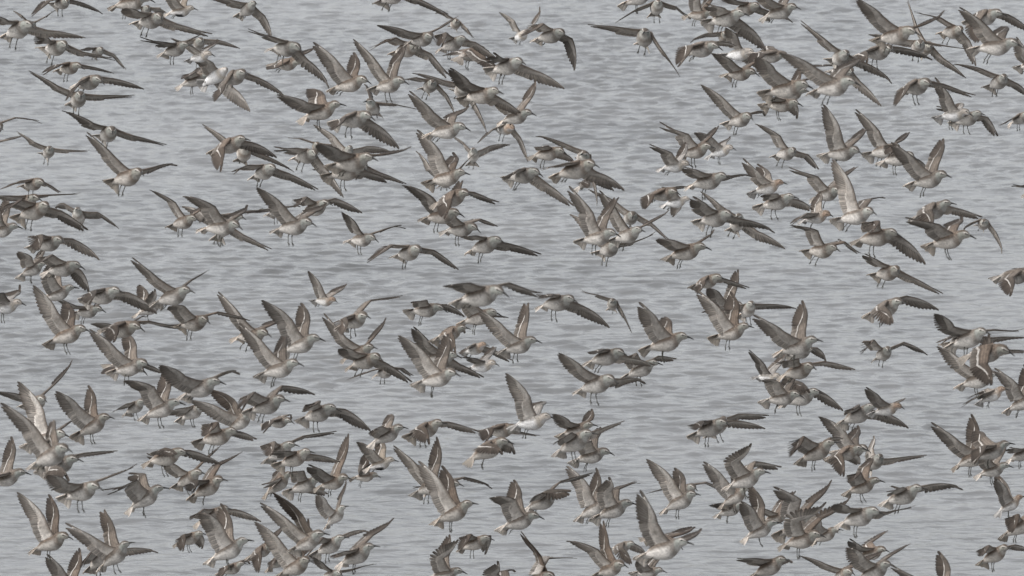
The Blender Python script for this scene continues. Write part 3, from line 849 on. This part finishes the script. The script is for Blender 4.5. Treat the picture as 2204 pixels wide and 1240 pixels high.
todo = []
for n, r in enumerate(rows):
    px, py, dist, size = map(float, r[:4])
    ang = [R(float(v)) for v in r[4:15]]
    mk = int(r[15])
    fl = ''.join(c for c, v in zip('lfbwrdsk', (1, 2, 4, 8, 16, 32, 64, 128)) if mk & v)
    rnd = random.Random(n * 17 + 5)
    rs = np.random.RandomState(n * 13 + 1)
    yaw, pitch, roll = ang[:3]
    f = Vector((math.cos(yaw) * math.cos(pitch), -math.sin(yaw) * math.cos(pitch), math.sin(pitch)))
    l0 = Vector((math.sin(yaw), math.cos(yaw), 0)); u0 = f.cross(l0)
    l = l0 * math.cos(roll) + u0 * math.sin(roll); u = -l0 * math.sin(roll) + u0 * math.cos(roll)
    pos = CAM + dist * (CF + CR * ((px - W_PX / 2) / FOCAL) - CU * ((py - H_PX / 2) / FOCAL))
    plum = 'dark' if 'd' in fl else 'rusty' if 'r' in fl else 'white' if 'w' in fl else 'brown' if 'b' in fl else rnd.choice(['grey', 'grey', 'grey', 'brown'])
    name = 'dunlin' if 'd' in fl else 'sandpiper' if ('w' in fl or 'r' in fl) else 'shorebird'
    root = bpy.data.objects.new(name, None)
    root.empty_display_size = .05
    Mx = Matrix(((f.x, l.x, u.x), (f.y, l.y, u.y), (f.z, l.z, u.z)))
    root.matrix_world = Matrix.Translation(pos) @ Mx.to_4x4() @ Matrix.Scale(size, 4)
    col.objects.link(root)
    turn = rnd.randrange(len(TURNS))
    body = child('body', BODY[plum, turn], root)
    child('bill', BILL[turn, .82 if 'w' in fl and 'r' in fl else 1.0], body)
    for s in (-1, 1): child('eye', EYE[turn, s], body)
    child('tail', TAIL[rnd.choice((0, 1, 1, 2, 2)), 2 if plum in ('white', 'rusty') else 1 if plum == 'brown' else 0], root, (0, 0, 0), (rnd.uniform(-.6, .2), 0, 0))
    tips = []
    for s, k in ((-1, 3), (1, 7)):
        p1, s1, p2, s2 = ang[k:k + 4]
        if 'k' in fl: p1, s1, p2, s2 = R(10), R(-35), R(-10), R(-80)
        wm, fm = wing_meshes(s, p1, s1, p2, s2, plum, rs)
        w = child('wing', wm, root)
        child('flight_feathers', fm, w)
        dd = np.array([math.sin(s1), s * math.cos(s1) * math.cos(p1), math.cos(s1) * math.sin(p1)]) * ARM + \
             np.array([math.sin(s2), s * math.cos(s2) * math.cos(p2), math.cos(s2) * math.sin(p2)]) * HAND
        tips.append((Mx @ Vector(dd)))
    swing = rnd.uniform(.0, .85) if 'l' in fl else rnd.uniform(1.25, 1.45)
    for s in (-1, 1):
        a = swing + rnd.uniform(-.18, .18)
        child('leg', LEG[rnd.randrange(3)], root, (-.014, s * .013, -.030), (s * rnd.uniform(-.1, .15), a + pitch * .6, 0))
    # --- what a label needs
    up = [t.dot(CU) / ARM for t in tips]
    if 'k' in fl: pose = 'wings folded'
    elif min(up) > 1.3: pose = 'both wings raised high'
    elif min(up) > .45: pose = 'wings in a shallow V'
    elif max(up) < -.5: pose = 'both wings pressed down'
    elif up[0] > .6 and up[1] < .2: pose = 'only near wing raised'
    elif up[1] > .6 and up[0] < .2: pose = 'only far wing raised'
    else: pose = 'wings held out level'
    deg = math.degrees(yaw)
    face = 'head-on' if deg > 66 else 'three-quarter view' if deg > 28 else 'side-on'
    what = {'dark': 'black-bellied dunlin', 'white': 'small white-bellied sandpiper', 'rusty': 'rusty-headed pale sandpiper'}.get(plum, 'grey-brown shorebird')
    legs = 'legs dangling' if 'l' in fl else 'legs tucked'
    X, Y = min(max(px / W_PX, 0), .9999), min(max(py / H_PX, 0), .9999)
    cell = (int(X * 8), int(Y * 7))
    root['category'] = 'bird'
    root['group'] = 'shorebirds flying low over the water'
    todo.append((cell, what, face, pose, legs, px, py, root))

# ------------------------------------------------------------------ labels: look first, then place in the flock
ACROSS = ['far left', 'left', 'inner left', 'centre left', 'centre right', 'inner right', 'right', 'far right']
DOWN = ['top edge', 'upper', 'upper middle', 'middle', 'lower middle', 'lower', 'bottom edge']
ORD = ['first', 'second', 'third', 'fourth', 'fifth', 'sixth', 'seventh', 'eighth']
cells = {}
for it in todo: cells.setdefault(it[0], []).append(it)
for (cx, cy), its in cells.items():
    place = '%s, %s' % (DOWN[cy], ACROSS[cx])
    for look in {i[1:4] for i in its}:
        same = sorted([i for i in its if i[1:4] == look], key=lambda i: i[5])
        for k, i in enumerate(same):
            what, face, pose, legs = i[1:5]
            twins = [j for j in same if j[4] == legs]
            if len(same) == 1: extra = ''
            elif len(twins) == 1: extra = ', ' + legs
            elif i is same[0]: extra = ', leftmost such'
            elif i is same[-1]: extra = ', rightmost such'
            else: extra = ', %s such from left' % ORD[k]
            i[7]['label'] = '%s %s, %s%s, %s' % (what, face, pose, extra, place)
